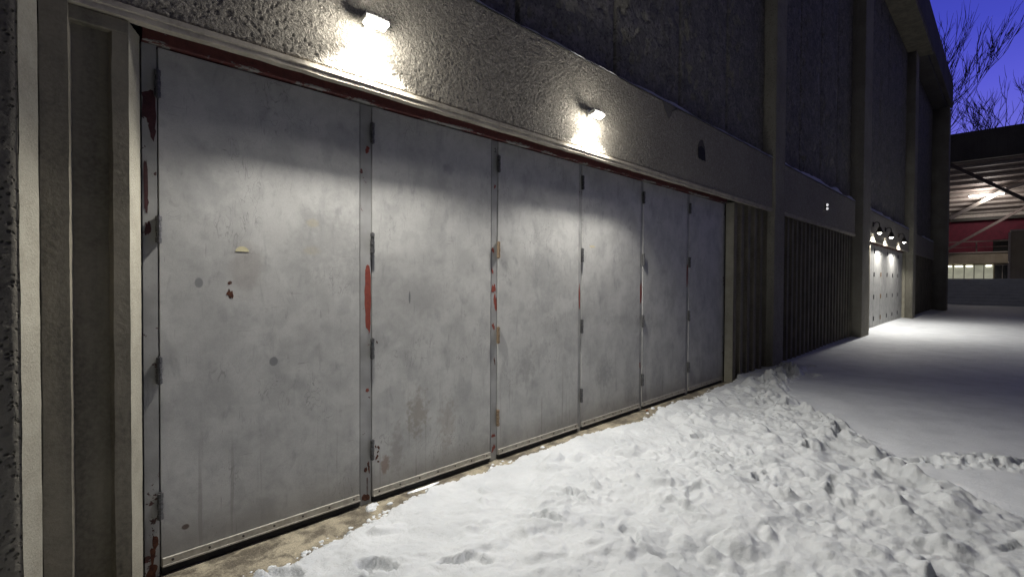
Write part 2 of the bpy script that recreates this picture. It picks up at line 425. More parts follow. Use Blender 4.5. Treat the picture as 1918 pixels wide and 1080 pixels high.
H = .012 + .018*fbm(GX*.35, GY*.5, 3, 40) + .004*fbm(GX*2.2, GY*5, 3, 50)*sstep(0, 1, 1-GX/70)
wx = GX + .07*fbm(GX*5, GY*5, 3, 91); wy = GY + .07*fbm(GX*5, GY*5, 3, 97)
RM = sstep(-.22, .38, fbm(GX*1.15, GY*1.3, 3, 61))
Ht = .030 + .082*fbm(GX*1.7, GY*1.9, 3, 5) + .075*np.abs(fbm(wx*3.4, wy*4.2, 4, 12)) + .026*fbm(wx*10, wy*12, 5, 31, .6)*(.15+1.25*RM) + .008*fbm(GX*38, GY*38, 3, 60)
near = sstep(-.5, 1.6, dist)      # lumps grow away from the doors
Ht = .035 + (Ht-.035)*(.35+.65*near)
H = H*(1-T) + (Ht + .035*berm)*T
def window(cx, cy, r):
    i0, i1 = np.searchsorted(XS, cx-r), np.searchsorted(XS, cx+r); j0, j1 = np.searchsorted(YS, cy-r), np.searchsorted(YS, cy+r)
    return slice(i0, i1), slice(j0, j1)
def pit(cx, cy, ang, L=.15, Wd=.055, dep=.05, rim=.014):
    s_ = window(cx, cy, .32); x = GX[s_]-cx; y = GY[s_]-cy
    if x.size == 0: return
    a = x*math.cos(ang)+y*math.sin(ang); b = -x*math.sin(ang)+y*math.cos(ang)
    r = np.sqrt((a/L)**2 + (b/(Wd*(1+.25*np.sign(a))))**2) + .55*fbm(x*16+cx*9, y*16+cy*7, 4, 77)
    tread = .004*np.sin(a*260)*(np.abs(b) < Wd)
    m_ = H[s_].mean() if x.size else 0
    k = 1-sstep(.72, 1.05, r)
    H[s_] = H[s_]*(1-k) + (m_-dep+tread)*k + rim*np.exp(-((r-1.25)/.22)**2)
for i in range(230):      # thrown lumps and kicked-up slabs, all sizes
    cx = rng.uniform(.8, 9.3); yb = max(np.interp(cx, bx, by), -3.6); cy = rng.uniform(yb, -.45)
    if rng.random() < .35: cy = yb + rng.uniform(.02, .3)
    if cy > -.45: continue
    r_ = rng.uniform(.05, .17); s_ = window(cx, cy, r_*1.8); x = GX[s_]-cx; y = GY[s_]-cy
    if x.size == 0: continue
    an = rng.uniform(0, 3.1); a = x*math.cos(an)+y*math.sin(an); b = -x*math.sin(an)+y*math.cos(an)
    q = np.sqrt((a/r_)**2 + (b/(r_*rng.uniform(.45, .9)))**2) + .30*fbm(x/r_*1.2+i, y/r_*1.2, 3, i % 40)
    hh = r_*rng.uniform(.18, .42)
    H[s_] = H[s_] + hh*(1-sstep(.45, 1.05, q))*(1+.5*a/r_) - .25*hh*np.exp(-((q-1.2)/.18)**2)
for i in range(85):
    cx = rng.uniform(.9, 9.3); lo = max(np.interp(cx, bx, by), -3.6)+.05; cy = rng.uniform(lo, -.5)
    if cy > -.45: continue
    pit(cx, cy, rng.choice([0.1, math.pi/2+.3, -.5, .7])+rng.normal(0, .35), rng.uniform(.12,.16), rng.uniform(.045,.06), rng.uniform(.02,.055), rng.uniform(.006,.018))
for cx, cy in ((5.46,-2.70),(5.72,-2.92),(5.80,-3.12),(6.05,-3.32),(6.2,-3.6),(6.5,-3.9),(5.95,-3.0)): pit(cx, cy, -.9+rng.normal(0,.2), .17, .07, .05, .03)
for cx, cy in ((9.55,-.32),(9.85,-.45),(10.15,-.62),(9.2,-.95)): pit(cx, cy, .6+rng.normal(0,.4), .15, .07, .05, .022)
for i in range(2400):
    cx = rng.uniform(.7, 9.6); yb = np.interp(cx, bx, by); cy = rng.uniform(max(yb, -3.5), -.35)
    if rng.random() < .10: cy = yb + abs(rng.normal(0, .15))
    if RM[min(np.searchsorted(XS, cx), len(XS)-1), min(np.searchsorted(YS, cy), len(YS)-1)] < rng.random()*.8: continue
    r = rng.choice([.012,.018,.025,.035,.05], p=[.05,.33,.30,.22,.10])*rng.uniform(.8, 1.25)
    if cy > -.9 and r > .022: continue
    s_ = window(cx, cy, r*1.6)
    if GX[s_].size == 0: continue
    x = GX[s_]-cx; y = GY[s_]-cy; an = rng.uniform(0, 3.1); a = x*math.cos(an)+y*math.sin(an); b = -x*math.sin(an)+y*math.cos(an)
    q = (a/r)**2 + (b/(r*rng.uniform(.6, 1)))**2 + .35*fbm(x/r*1.5, y/r*1.5, 2, i % 50)
    H[s_] = H[s_] + r*.62*np.clip(1-q, 0, 1)**.85
lip = sstep(-.015, .05, dist)
H = -.075*(1-lip) + (H*.75+.008)*lip + .010*np.exp(-((dist-.07)/.05)**2)*lip
# snow climbs a little against the far wall
H += .05*sstep(11, 14, GX)*np.exp(-((GY+.05)/.35)**2) 
V = np.stack([GX, GY, H], -1).reshape(-1, 3)
gf = grid_faces(*GX.shape)
jit = (fbm(GX*9, GY*9, 3, 88)*.25).ravel()
o = mesh('snow_ground', V, gf, [M['snow'], M['snow_clean']], smooth=True, origin=(0,0,0), fmats=((T.ravel()+jit)[gf[:, 0]] < .5).astype(np.int32))
tag(o, kind='structure')
# loose crumbs of snow on the apron
cb = MB()
def clump(mb, cx, cy, cz, r):
    n, k = 8, 4; v = []; f = []
    for i in range(k+1):
        th = math.pi*.5*i/k
        for j in range(n):
            q = r*(1+random.uniform(-.25,.25)); a = 2*math.pi*j/n
            v.append((cx+q*math.cos(a)*math.cos(th)*1.3, cy+q*math.sin(a)*math.cos(th), cz+q*.7*math.sin(th)))
    for i in range(k):
        for j in range(n): f.append((i*n+j, i*n+(j+1)%n, (i+1)*n+(j+1)%n, (i+1)*n+j))
    mb.add(v, f)
for cx, cy, r in ((1.72,-.07,.035),(1.70,-.10,.028),(1.76,-.055,.022),(1.84,-.11,.02),(2.0,-.17,.014),(1.88,-.20,.012),(3.5,-.07,.02),(5.55,-.07,.025),(5.62,-.12,.03),(6.0,-.10,.02),(6.1,-.15,.035)):
    clump(cb, cx, cy, -.032, r)
for i in range(320):
    x = random.uniform(.8, 7.6); e = float(np.interp(x, ex, ey)); clump(cb, x, -(e - abs(random.gauss(0, .035))), -.032, random.uniform(.004, .015)*random.choice((.7,1,1.3)))
tag(cb.build('snow_crumbs', M['snow_clean'], smooth=True), 'loose crumbs of snow scattered on the concrete strip before the doors', 'snow', kind='stuff')

# ------------------------------------------------------------------ the long concrete building
bld = empty('concrete_building', (0, 0, 0), 'long windowless concrete hall with tall pillars, rough beams and ribbed wall panels', 'building')
def rough_slab(name, x0, x1, z0, z1, p, back, step, amp, freq, mat, seed=0, pits=0.0, grow=0.0):
    """slab whose front face (y=-p) carries modelled relief; the rest is a plain closed core"""
    nx = max(2, int((x1-x0)/step)+1); nz = max(2, int((z1-z0)/step)+1)
    x = np.linspace(x0, x1, nx)
    if grow:
        x = [x0]
        while x[-1] < x1-step: x.append(x[-1]+step*(1+grow*(x[-1]-x0)))
        x[-1] = x1; x = np.array(x); nx = len(x)
    z = np.linspace(z0, z1, nz); X, Z = np.meshgrid(x, z, indexing='ij')
    n = fbm(X*freq, Z*freq, 4, seed+3, .6); n2 = fbm(X*freq*.35+50, Z*freq*.35, 3, seed+9)
    d = amp*(n + .5*n2)
    if pits:
        w = fbm(X*pits, Z*pits, 2, seed+20); d -= amp*2.2*sstep(.30, .55, w)
    e = np.minimum(np.minimum(X-x0, x1-X), np.minimum(Z-z0, z1-Z)); k = sstep(0, .02, e)
    d = d*k - .010*(1-k)
    V = np.stack([X, -p-d, Z], -1).reshape(-1, 3); fcs = grid_faces(nx, nz)
    mb = MB().box(x0, x1, -p+.009, back, z0, z1)
    bf = np.array(mb.f)+len(V)
    return mesh(name, np.concatenate([V, np.array(mb.v)]), np.concatenate([fcs, bf]), mat, bld, smooth=False)
TOP = 11.0
body = MB().box(-9, 36.5, .30, 12, -.1, 12.45)
body.build('wall_core', M['dark_conc'], bld)
# pillars
def pillar(x0, x1, p, step=.02, amp=.005, seed=0, ztop=TOP):
    return rough_slab('pillar', x0, x1, -.1, ztop, p, .28, step, amp, 28, M['pillar'], seed, 22)
rough_slab('pillar', -.55, .008, -.1, TOP, .335, .28, .0085, .0020, 62, M['pillar_shaded'], 1, 40)
pillar(9.40, 9.94, .24, .02, .005, 2)
pillar(16.2, 17.2, .34, .04, .006, 3)
pillar(26.1, 26.95, .34, .05, .006, 4)
pillar(35.6, 36.55, .74, .08, .006, 5)
pillar(-9.0, -8.4, .30, .08, .006, 6)
# beams over the doors
BZ0, BZ1 = 2.826, 3.70
rough_slab('beam', .012, 9.395, BZ0+.002, BZ1, .20, -.178, .0058, .0024, 92, M['stucco'], 7, 62, grow=.12)
rough_slab('beam', 9.945, 15.98, BZ0+.002, BZ1, .20, -.178, .025, .004, 30, M['stucco'], 8, 20)
rough_slab('beam', 17.205, 26.095, BZ0+.002, BZ1, .20, -.178, .03, .004, 30, M['stucco'], 9, 20)
rough_slab('beam', 26.955, 35.595, BZ0+.002, BZ1, .20, -.178, .06, .004, 30, M['stucco'], 10, 20)
rough_slab('beam', -8.395, -.555, BZ0+.002, BZ1, .20, -.178, .06, .004, 30, M['stucco'], 11, 20)
for a, b in ((.012, 9.395), (9.945, 15.98), (17.205, 26.095), (26.955, 35.59), (-8.39, -.56)):
    MB().box(a, b, -.176, .28, 2.852, BZ1-.006).build('beam_core', M['stucco'], bld)
# smooth stepped ledge (drip moulding) under each beam
def ledge(x0, x1):
    prof = [(.208,2.775),(.208,2.803),(.0,2.803),(.0,2.832),(-.05,2.832),(-.05,2.80),(.05,2.80),(.065,2.790),(.118,2.790),(.125,2.775)]
    prof = [(.213,2.801),(.213,2.826),(.176,2.826),(.176,2.851),(.150,2.851),(.150,2.770),(.204,2.770),(.204,2.796)]
    n = len(prof); v = []; xs_ = np.arange(x0, x1+.001, .12); xs_[-1] = x1
    for x in xs_:
        w = float(fbm(np.array([x*6.0]), np.array([1.0]), 3, 4)[0])*.005
        v += [(x, -a-(w if a > .1 else 0), z+(w if a > .1 and z < 2.79 else 0)) for a, z in prof]
    f = []
    for i in range(len(xs_)-1):
        for k in range(n): f.append((i*n+k, (i+1)*n+k, (i+1)*n+(k+1)%n, i*n+(k+1)%n))
    f.append(tuple(reversed(range(n)))); f.append(tuple((len(xs_)-1)*n+k for k in range(n)))
    mesh('ledge', v, f, M['ledge'], bld)
# upper hammered panels with open joints
joints = [.11, 1.64, 3.16, 4.69, 6.21, 7.74, 9.385]
def panels(js, step, seed, p=.02):
    for i in range(len(js)-1):
        rough_slab('wall_panel', js[i]+.030, js[i+1]-.030, BZ1-.15, TOP, .05, .28, step, .013, 13, M['hammered'], seed+i, 9)
panels(joints, .03, 30)
panels([9.955, 11.5, 13.05, 14.6, 16.19], .045, 50)
panels([17.21, 18.7, 20.2, 21.7, 23.2, 24.7, 26.09], .06, 70)
panels([26.96, 28.5, 30.0, 31.5, 33.0, 34.4, 35.59], .09, 90)
panels([-8.39, -6.8, -5.2, -3.6, -2.0, -.56], .09, 110)
# fascia and soffit of the eaves
fa = MB().box(-9.2, 36.62, -.80, 12.2, TOP+.16, 12.5, bev=.02)
fa.build('fascia', M['dark_conc'], bld)
MB().box(-9.2, 26.95, -.78, .28, TOP, TOP+.158).build('soffit', M['smooth_conc'], bld)
MB().box(26.96, 36.5, -.60, .28, TOP, TOP+.158).build('soffit', M['dark_conc'], bld)
# ribbed wall panels
def extrude_profile(name, prof, z0, z1, mat, zstep=None, parent=bld, wob=.0):
    prof = [(x, p) for x, p in prof]; n = len(prof); zs = np.linspace(z0, z1, 2 if not zstep else int((z1-z0)/zstep)+2)
    v = []
    for z in zs:
        for i, (x, p) in enumerate(prof):
            w = wob*float(fbm(np.array([z*7+i*3.1]), np.array([x*5]), 3, 6)[0]) if wob else 0
            v.append((x+w, -p, z))
    nb = len(v); v += [(prof[-1][0], .26, z0), (prof[0][0], .26, z0), (prof[-1][0], .26, z1), (prof[0][0], .26, z1)]
    f = []
    for k in range(len(zs)-1):
        for i in range(n-1): f.append((k*n+i, k*n+i+1, (k+1)*n+i+1, (k+1)*n+i))
    L = (len(zs)-1)*n
    f.append((nb, nb+1, nb+3, nb+2))
    f.append(tuple([L+i for i in range(n)]+[nb+2, nb+3]))
    return mesh(name, v, f, mat, parent)
# left of the first doors, as cast: chamfer, fillet, flute, rib, reveal
extrude_profile('pillar_chamfer', [(.010,.328),(.070,.205)], -.1, TOP-.01, M['chamfer'], .05, wob=.0025)
extrude_profile('ribbed_panel', [(.074,.200),(.168,.200),(.184,.130),(.312,.130),(.324,.172),(.385,.172)], -.1, 2.764, M['smooth_conc'], .05, wob=.0035)
MB().box(.170, .386, -.176, .2, 2.700, 2.768, bev=.004).build('panel_head', M['smooth_conc'], bld)
MB().box(.074, .168, -.196, .2, 2.764, 2.800).build('panel_head', M['smooth_conc'], bld)
extrude_profile('door_reveal', [(.3865,.170),(.449,.030)], -.1, 2.766, M['chamfer'], .05, wob=.0015)
def ribs(x0, x1, pitch=.29):
    pr = [(x0, .12)]; x = x0
    while x+pitch < x1:
        pr += [(x+.11, .12), (x+.135, .045), (x+.265, .045), (x+pitch, .12)]; x += pitch
    pr += [(x1, .12)]; return pr
extrude_profile('door_reveal', [(7.835,.02),(7.905,.118)], -.1, 2.766, M['chamfer'], .1, wob=.002)
extrude_profile('ribbed_panel', ribs(7.908, 9.395), -.1, 2.82, M['smooth_conc'], .1, wob=.003)
extrude_profile('ribbed_panel', ribs(9.945, 16.195), -.1, 2.82, M['smooth_conc'], .2, wob=.003)
extrude_profile('ribbed_panel', ribs(17.205, 18.56), -.1, 2.82, M['smooth_conc'], .2)
extrude_profile('ribbed_panel', ribs(26.955, 35.59), -.1, 2.82, M['smooth_conc'])
extrude_profile('ribbed_panel', ribs(-8.39, -.56), -.1, 2.82, M['smooth_conc'])
ledge(.012, 9.395); ledge(9.945, 15.98); ledge(17.205, 26.095); ledge(26.955, 35.59); ledge(-8.39, -.56)
# scar where a third lamp was removed, and rough patch near the beam top

# snow lying on the beams
def ledge_snow(x0, x1, step, label, hi=.05):
    xs_ = np.arange(x0, x1, step); t_ = np.linspace(0, 1, 7); X, T_ = np.meshgrid(xs_, t_, indexing='ij')
    h = hi*(.55+.6*fbm(X*1.3, X*0, 3, 15))*np.sin(np.pi*np.clip(T_*.75+.25, 0, 1))**.5
    h = np.maximum(h, .002); ov = .012*fbm(X*7, X*0, 3, 44)*(T_ < .2)
    Y = -.213 + .16*T_ - ov; Z = BZ1 - .004 + h*np.where(T_ == 0, 0, 1)
    V = np.stack([X, Y, Z], -1).reshape(-1, 3)
    o = mesh('ledge_snow', V, grid_faces(*X.shape), M['snow_clean'], smooth=True)
    tag(o, label, 'snow', kind='stuff')
ledge_snow(.5, 9.39, .03, 'thin line of snow lying on top of the beam over the near doors', .07)
ledge_snow(9.95, 15.97, .04, 'line of snow on top of the unlit second beam', .13)
ledge_snow(17.3, 26.08, .05, 'thin snow on the beam above the far lit doors', .12)
ledge_snow(30.5, 35.5, .08, 'snow on the farthest dark beam', .15)

# ------------------------------------------------------------------ door banks
LEAF = [(.530,1.668),(1.762,2.888),(2.972,4.118),(4.172,5.330),(5.392,6.540),(6.622,7.778)]
HZ = [2.55, 1.80, 1.06, .345]
LZ0, LZ1 = .012, 2.745
def hinge(x, z, parent, mat):
    mb = MB(); h = .14; n = 5
    for k in range(n):
        a = z - h/2 + k*h/n
        mb.tube([(x, -.019, a+.0012), (x, -.019, a+h/n-.0012)], .0145 if k % 2 == 0 else .0125, 10)
    mb.tube([(x, -.019, z-h/2-.004), (x, -.019, z+h/2+.004)], .007, 8)
    mb.box(x-.004, x+.004, -.012, .002, z-h/2, z+h/2)
    return mb.build('hinge', mat, parent, smooth=False)
bank = empty('folding_door', (4.155, 0, 0), 'near row of six tall scuffed grey steel door leaves lit by two floodlights', 'door')
leaves = []
for i, (a, b) in enumerate(LEAF):
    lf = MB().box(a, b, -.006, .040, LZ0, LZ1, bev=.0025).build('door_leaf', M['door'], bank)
    leaves.append(lf)
    sw = MB().box(a+.004, b-.004, -.018, -.0065, .016, .062, bev=.002)
    sw.box(a+.004, b-.004, -.026, -.018, .016, .024)
    k = 7
    for j in range(k):
        x = a+.05+(b-a-.10)*j/(k-1)
        sw.tube([(x, -.0175, .042), (x, -.0215, .042)], .0065, 8, 1)
    sw.build('bottom_strip', [M['alu'], M['screw']], lf)
    MB().box(a+.004, b-.004, -.004, .03, -.026, .0115).build('gap_shade_strip', M['black'], lf)  # black strip standing in for the shade of the gap under the leaf
    for z in HZ:
        hinge(a-.004, z+random.uniform(-.008, .008), lf, M['tanhinge'] if (i == 2 and z < 2.2) else M['hinge'])
for i in range(5):
    a, b = LEAF[i][1], LEAF[i+1][0]
    MB().box(a+.006, b-.0035, -.001, .040, -.028, LZ1, bev=.002).build('mullion', M['mullion'], bank)
MB().box(.459, .5245, -.004, .20, -.03, 2.752, bev=.002).build('jamb', M['jamb'], bank)
MB().box(7.784, 7.832, -.004, .20, -.03, 2.752, bev=.002).build('jamb', M['jamb'], bank)
MB().box(.459, 7.832, -.036, .20, 2.754, 2.850, bev=.002).build('frame_head', M['head'], bank)
MB().box(.459, 7.832, .045, .20, -.03, 2.752).build('backing', M['black'], bank)  # black sheet standing in for the dark behind the door gaps
# far bank: the same doors one module on
def copy_bank(dx, label):
    r = bank.copy(); COL.objects.link(r); r.location = bank.location + Vector((dx, 0, 0.0)); r['label'] = label; ORIG[r.name] = ORIG[bank.name]
    for ch in list(bank.children):
        c = ch.copy(); COL.objects.link(c); c.parent = r
        for g in list(ch.children):
            d = g.copy(); COL.objects.link(d); d.parent = c
    return r
copy_bank(18.13, 'far row of six pale steel door leaves lit by three small gooseneck lamps')
extrude_profile('door_reveal', [(18.585,.02),(18.586,.019)], -.1, 2.766, M['chamfer'])
MB().box(17.21+1.355, 18.586, -.03, .2, -.1, 2.766).build('door_reveal', M['chamfer'], bld)
MB().box(25.965, 26.095, -.10, .2, -.1, 2.766, bev=.01).build('door_reveal', M['chamfer'], bld)

# primer patches where the paint has peeled (thin, with raised paint edge left around them)
def patch(parent, pts, y, mat, name='bare_patch', jag=.006, thick=.0012, label=None, n=6):
    out = []
    for i in range(len(pts)):
        p, q = Vector(pts[i]), Vector(pts[(i+1) % len(pts)])
        for k in range(n):
            w = p.lerp(q, k/n); out.append((w.x+random.uniform(-jag, jag)*.5, w.y+random.uniform(-jag, jag)))
    N = len(out); v = [(x, y, z) for x, z in out]+[(x, y-thick, z) for x, z in out]
    f = [tuple(range(N, 2*N))]+[(i, (i+1) % N, N+(i+1) % N, N+i) for i in range(N)]
    o = mesh(name, v, f, mat, parent)
    if label: o['label'] = label
def blob(parent, cx, cz, rx, rz, y, mat, label=None, seed=0, name='bare_patch', e=.25):
    rs = random.Random(seed); N = 22; ph = rs.uniform(0, 6)
    out = []
    for i in range(N):
        a = 2*math.pi*i/N; k = 1+e*math.sin(2*a+ph)+e*.6*math.sin(5*a+ph*2)*rs.uniform(.4,1.2)+rs.uniform(-e, e)*.35
        out.append((cx+rx*k*math.cos(a), cz+rz*k*math.sin(a)))
    v = [(x, y, z) for x, z in out]+[(x, y-.0012, z) for x, z in out]
    f = [tuple(range(N, 2*N))]+[(i, (i+1) % N, N+(i+1) % N, N+i) for i in range(N)]
    o = mesh(name, v, f, mat, parent)
    if label: o['label'] = label
mu = [c for c in bank.children if c.name.startswith('mullion') and c.location.x + 4.155 < 8]
mu.sort(key=lambda c: c.location.x)
jb = sorted([c for c in bank.children if c.name.startswith('jamb')], key=lambda c: c.location.x)
P = M['primer']; YM = -.001
patch(mu[0], [(1.725,1.645),(1.745,1.64),(1.752,1.55),(1.755,1.40),(1.752,1.26),(1.748,1.19),(1.740,1.155),(1.735,1.19),(1.715,1.21),(1.712,1.30),(1.706,1.42),(1.712,1.56),(1.712,1.61)], YM, P, label='large red primer patch where grey paint peeled', jag=.005, n=3)
blob(mu[0], 1.727, 2.44, .016, .022, YM, P, seed=2); blob(mu[0], 1.728, .77, .010, .016, YM, P, seed=3)
blob(mu[0], 1.715, .215, .010, .020, YM, M['rust'], seed=4); blob(mu[0], 1.738, .23, .008, .03, YM, M['rust'], seed=5, e=.5)
blob(mu[0], 1.727, .10, .004, .045, YM, M['rust'], seed=6, e=.5); blob(mu[0], 1.716, .02, .025, .03, YM, M['rust'], seed=7)
blob(mu[1], 2.925, 1.47, .018, .045, YM, P, seed=8, e=.4); blob(mu[1], 2.945, 1.35, .015, .075, YM, P, seed=9, e=.3)
blob(mu[1], 2.925, 1.14, .014, .022, YM, P, seed=10, e=.4); blob(mu[1], 2.91, 1.62, .009, .02, YM, P, seed=11, e=.4)
blob(mu[1], 2.94, .84, .006, .03, YM, M['rust'], seed=12, e=.5); blob(mu[1], 2.93, .19, .014, .02, YM, P, seed=13, e=.5); blob(mu[1], 2.93, .08, .014, .03, YM, P, seed=14, e=.5)
blob(mu[1], 2.935, 2.35, .010, .015, YM, P, seed=15); blob(mu[1], 2.915, 1.80, .010, .025, YM, P, seed=16, e=.4)
blob(mu[2], 4.140, 1.37, .011, .13, YM, P, seed=17, e=.15)
blob(mu[3], 5.358, 1.39, .015, .14, YM, P, seed=18, e=.15); blob(mu[3], 5.35, .52, .012, .03, YM, P, seed=19, e=.4)
blob(mu[4], 6.575, 1.62, .020, .15, YM, P, seed=20, e=.10)
DR = frame_paint('dark_red_peel', .2, red=(.060,.018,.019)); 
patch(jb[0], [(.463,2.50),(.500,2.515),(.521,2.49),(.521,2.33),(.505,2.25),(.492,2.33),(.478,2.36),(.463,2.38)], -.004, DR, jag=.012, n=3, label='dark red patch of bare primer near jamb top')
patch(jb[0], [(.468,2.14),(.480,2.15),(.482,2.02),(.486,1.93),(.478,1.88),(.466,1.90)], -.004, DR, jag=.006, n=3)
blob(jb[0], .482, 1.80, .010, .045, -.004, DR, seed=21, e=.4)
blob(jb[0], .50, .12, .016, .05, -.004, M['rust'], seed=22, e=.5); blob(jb[0], .49, .0, .025, .04, -.004, M['rust'], seed=23)
# rust round the second leaf's lowest hinge, yellowed label on the first leaf, tape on the fourth
for cx, cz, r, s_ in ((1.800,.285,.010,31),(1.808,.32,.006,32),(1.79,.36,.006,33),(1.812,.35,.008,34),(1.80,1.10,.005,35),(1.81,.25,.006,36)):
    blob(leaves[1], cx, cz, r, r*1.5, -.006, M['rust'], seed=s_, name='rust_spot', e=.4)
blob(leaves[0], .866, 1.457, .012, .026, -.006, M['rust'], seed=41, name='rust_spot', e=.5, label='dark rust chip')
blob(leaves[0], .858, 1.515, .006, .006, -.006, M['rust'], seed=42, name='rust_spot')
v = [(.929+.036*math.cos(a), -.0062, 1.700+.030*math.sin(a)) for a in [math.pi*k/12 for k in range(13)]]
v2 = [(x, -.008, z) for x, _, z in v]; N = 13
mesh('sticker', v+v2, [tuple(range(N, 2*N))]+[(i, (i+1) % N, N+(i+1) % N, N+i) for i in range(N)], M['tape'], leaves[0])
# hand-painted number at the head of the third leaf
cu = bpy.data.curves.new('numeral', 'FONT'); cu.body = '2'; cu.size = .055; cu.extrude = .0006
tmp = bpy.data.objects.new('tmp', cu); COL.objects.link(tmp); dg = bpy.context.evaluated_depsgraph_get()
me = bpy.data.meshes.new_from_object(tmp.evaluated_get(dg)); bpy.data.objects.remove(tmp)
vv = [(2.925+p.co.x, -.002-p.co.z, 2.645+p.co.y) for p in me.vertices]; ff = [tuple(p.vertices) for p in me.polygons]
mesh('numeral', vv, ff, M['black'], mu[1])

M['soot'] = concrete('soot_stained_concrete', (.10,.09,.08), (.06,.055,.05), 60, .004, 0, .1, 6)
M['damp'] = concrete('damp_concrete', (.17,.16,.14), (.12,.11,.10), 60, .004, 0, .1, 6)
M['void'] = metal('dark_void', (.010,.009,.009), (.018,.016,.015), .9, 0)
patch(bld, [(6.42,3.34),(6.47,3.42),(6.56,3.44),(6.63,3.36),(6.66,3.20),(6.43,3.20)], -.205, M['soot'], name='soot_mark', jag=.012, n=4)
patch(bld, [(6.43,3.33),(6.52,3.36),(6.62,3.32),(6.66,3.18),(6.56,3.165),(6.44,3.18)], -.2066, M['void'], name='lamp_scar', jag=.010, n=4)
patch(bld, [(5.45,3.69),(5.52,3.60),(5.60,3.50),(5.68,3.56),(5.72,3.64),(5.85,3.69)], -.206, M['damp'], name='damp_patch', jag=.012, n=4)
# ------------------------------------------------------------------ lamps
def spot_light(name, loc, rot, watt, size, blend, parent, radius=.03):
    l = bpy.data.lights.new(name, 'SPOT'); l.energy = watt; l.color = LAMP_COL; l.spot_size = size; l.spot_blend = blend; l.shadow_soft_size = radius
    o = bpy.data.objects.new(name, l); COL.objects.link(o); o.parent = parent; o.location = Vector(loc)-ORIG[parent.name]; o.rotation_euler = rot; return o
def point_light(name, loc, watt, parent, radius=.04):
    l = bpy.data.lights.new(name, 'POINT'); l.energy = watt; l.color = LAMP_COL; l.shadow_soft_size = radius
    o = bpy.data.objects.new(name, l); COL.objects.link(o); o.parent = parent; o.location = Vector(loc)-ORIG[parent.name]; return o
def flood(x, z, label):
    t = empty('floodlight', (x, -.20, z), label, 'lamp', 'floodlights on the beam above the near doors')
    Mx = Matrix.Translation((x, -.305, z)) @ Matrix.Rotation(math.radians(-14), 4, 'X')
    hb = MB().box(-.085, .085, -.036, .036, .004, .034, M=Mx, bev=.005)
    for k in range(7): hb.box(-.075+k*.025-.002, -.075+k*.025+.002, -.03, .03, .034, .044, M=Mx)
    hb.build('housing', M['housing'], t)
    MB().box(-.072, .072, -.027, .027, -.004, .0035, M=Mx).build('lens', M['lens'], t)
    br = MB().box(x-.035, x+.035, -.225, -.185, z+.0, z+.075, bev=.004).box(x-.012, x+.012, -.29, -.222, z+.030, z+.044)
    br.build('bracket', M['housing'], t)
    # the light of the glass, thrown down the wall and over the doors
    spot_light('floodlight_beam', (x, -.312, z-.022), (math.radians(-17), 0, 0), LAMP_W, math.radians(128), .50, t)
    point_light('floodlight_glow', (x, -.36, z-.03), LAMP_SCATTER, t, .05)
flood(1.62, 3.150, 'lit white floodlight on the beam above the joint of the first two door leaves')
flood(4.01, 3.140, 'lit white floodlight on the beam above the third and fourth door leaves')
def goose(x, z, label):
    t = empty('gooseneck_lamp', (x, -.20, z+.30), label, 'lamp', 'gooseneck lamps above the far doors')
    MB().box(x-.05, x+.05, -.23, -.19, z+.22, z+.36, bev=.008).build('wall_plate', M['darkmetal'], t)
    pts = [(x, -.22, z+.30), (x, -.27, z+.35), (x, -.32, z+.35), (x, -.36, z+.31), (x, -.37, z+.20)]
    MB().tube(pts, .014, 8).build('arm', M['darkmetal'], t)
    n = 18; prof = [(.03,.20),(.055,.15),(.075,.09),(.105,.02),(.100,.02),(.07,.085),(.05,.14)]
    v = []; f = []
    for i, (r, h) in enumerate(prof):
        for k in range(n): v.append((x+r*math.cos(2*math.pi*k/n), -.37+r*math.sin(2*math.pi*k/n), z+h))
    for i in range(len(prof)-1):
        for k in range(n): f.append((i*n+k, i*n+(k+1)%n, (i+1)*n+(k+1)%n, (i+1)*n+k))
    f.append(tuple(range(n)))
    mesh('shade', v, f, M['darkmetal'], t, smooth=True)
    MB().tube([(x,-.37,z+.09),(x,-.37,z+.06),(x,-.37,z+.02),(x,-.37,z-.015)], [.03,.05,.05,.02], 10).build('bulb', M['lens'], t, smooth=True)
    spot_light('gooseneck_beam', (x, -.37, z-.03), (math.radians(-3), 0, 0), FAR_W, math.radians(150), .3, t, .05)
goose(18.4, 3.0, 'lit gooseneck lamp nearest the camera of the three above the far doors')
goose(20.5, 3.0, 'lit gooseneck lamp in the middle of the three above the far doors')
goose(23.3, 3.0, 'lit gooseneck lamp farthest from the camera of the three above the far doors')
# small white fitting on the dark middle beam
t = empty('wall_sensor', (12.9, -.20, 3.2), 'tiny white twin fitting on the dark middle beam', 'sensor')
MB().box(12.86, 12.94, -.225, -.195, 3.15, 3.30, bev=.006).build('base', M['darkmetal'], t)
for dz in (.0, .085):
    MB().tube([(12.9,-.225,3.185+dz),(12.9,-.245,3.185+dz),(12.9,-.262,3.185+dz)], [.028,.028,.012], 12).build('cap', emis('white_cap_added_glow', (1,1,1), .7), t, smooth=True)  # unlit caps, with an added glow so they read white

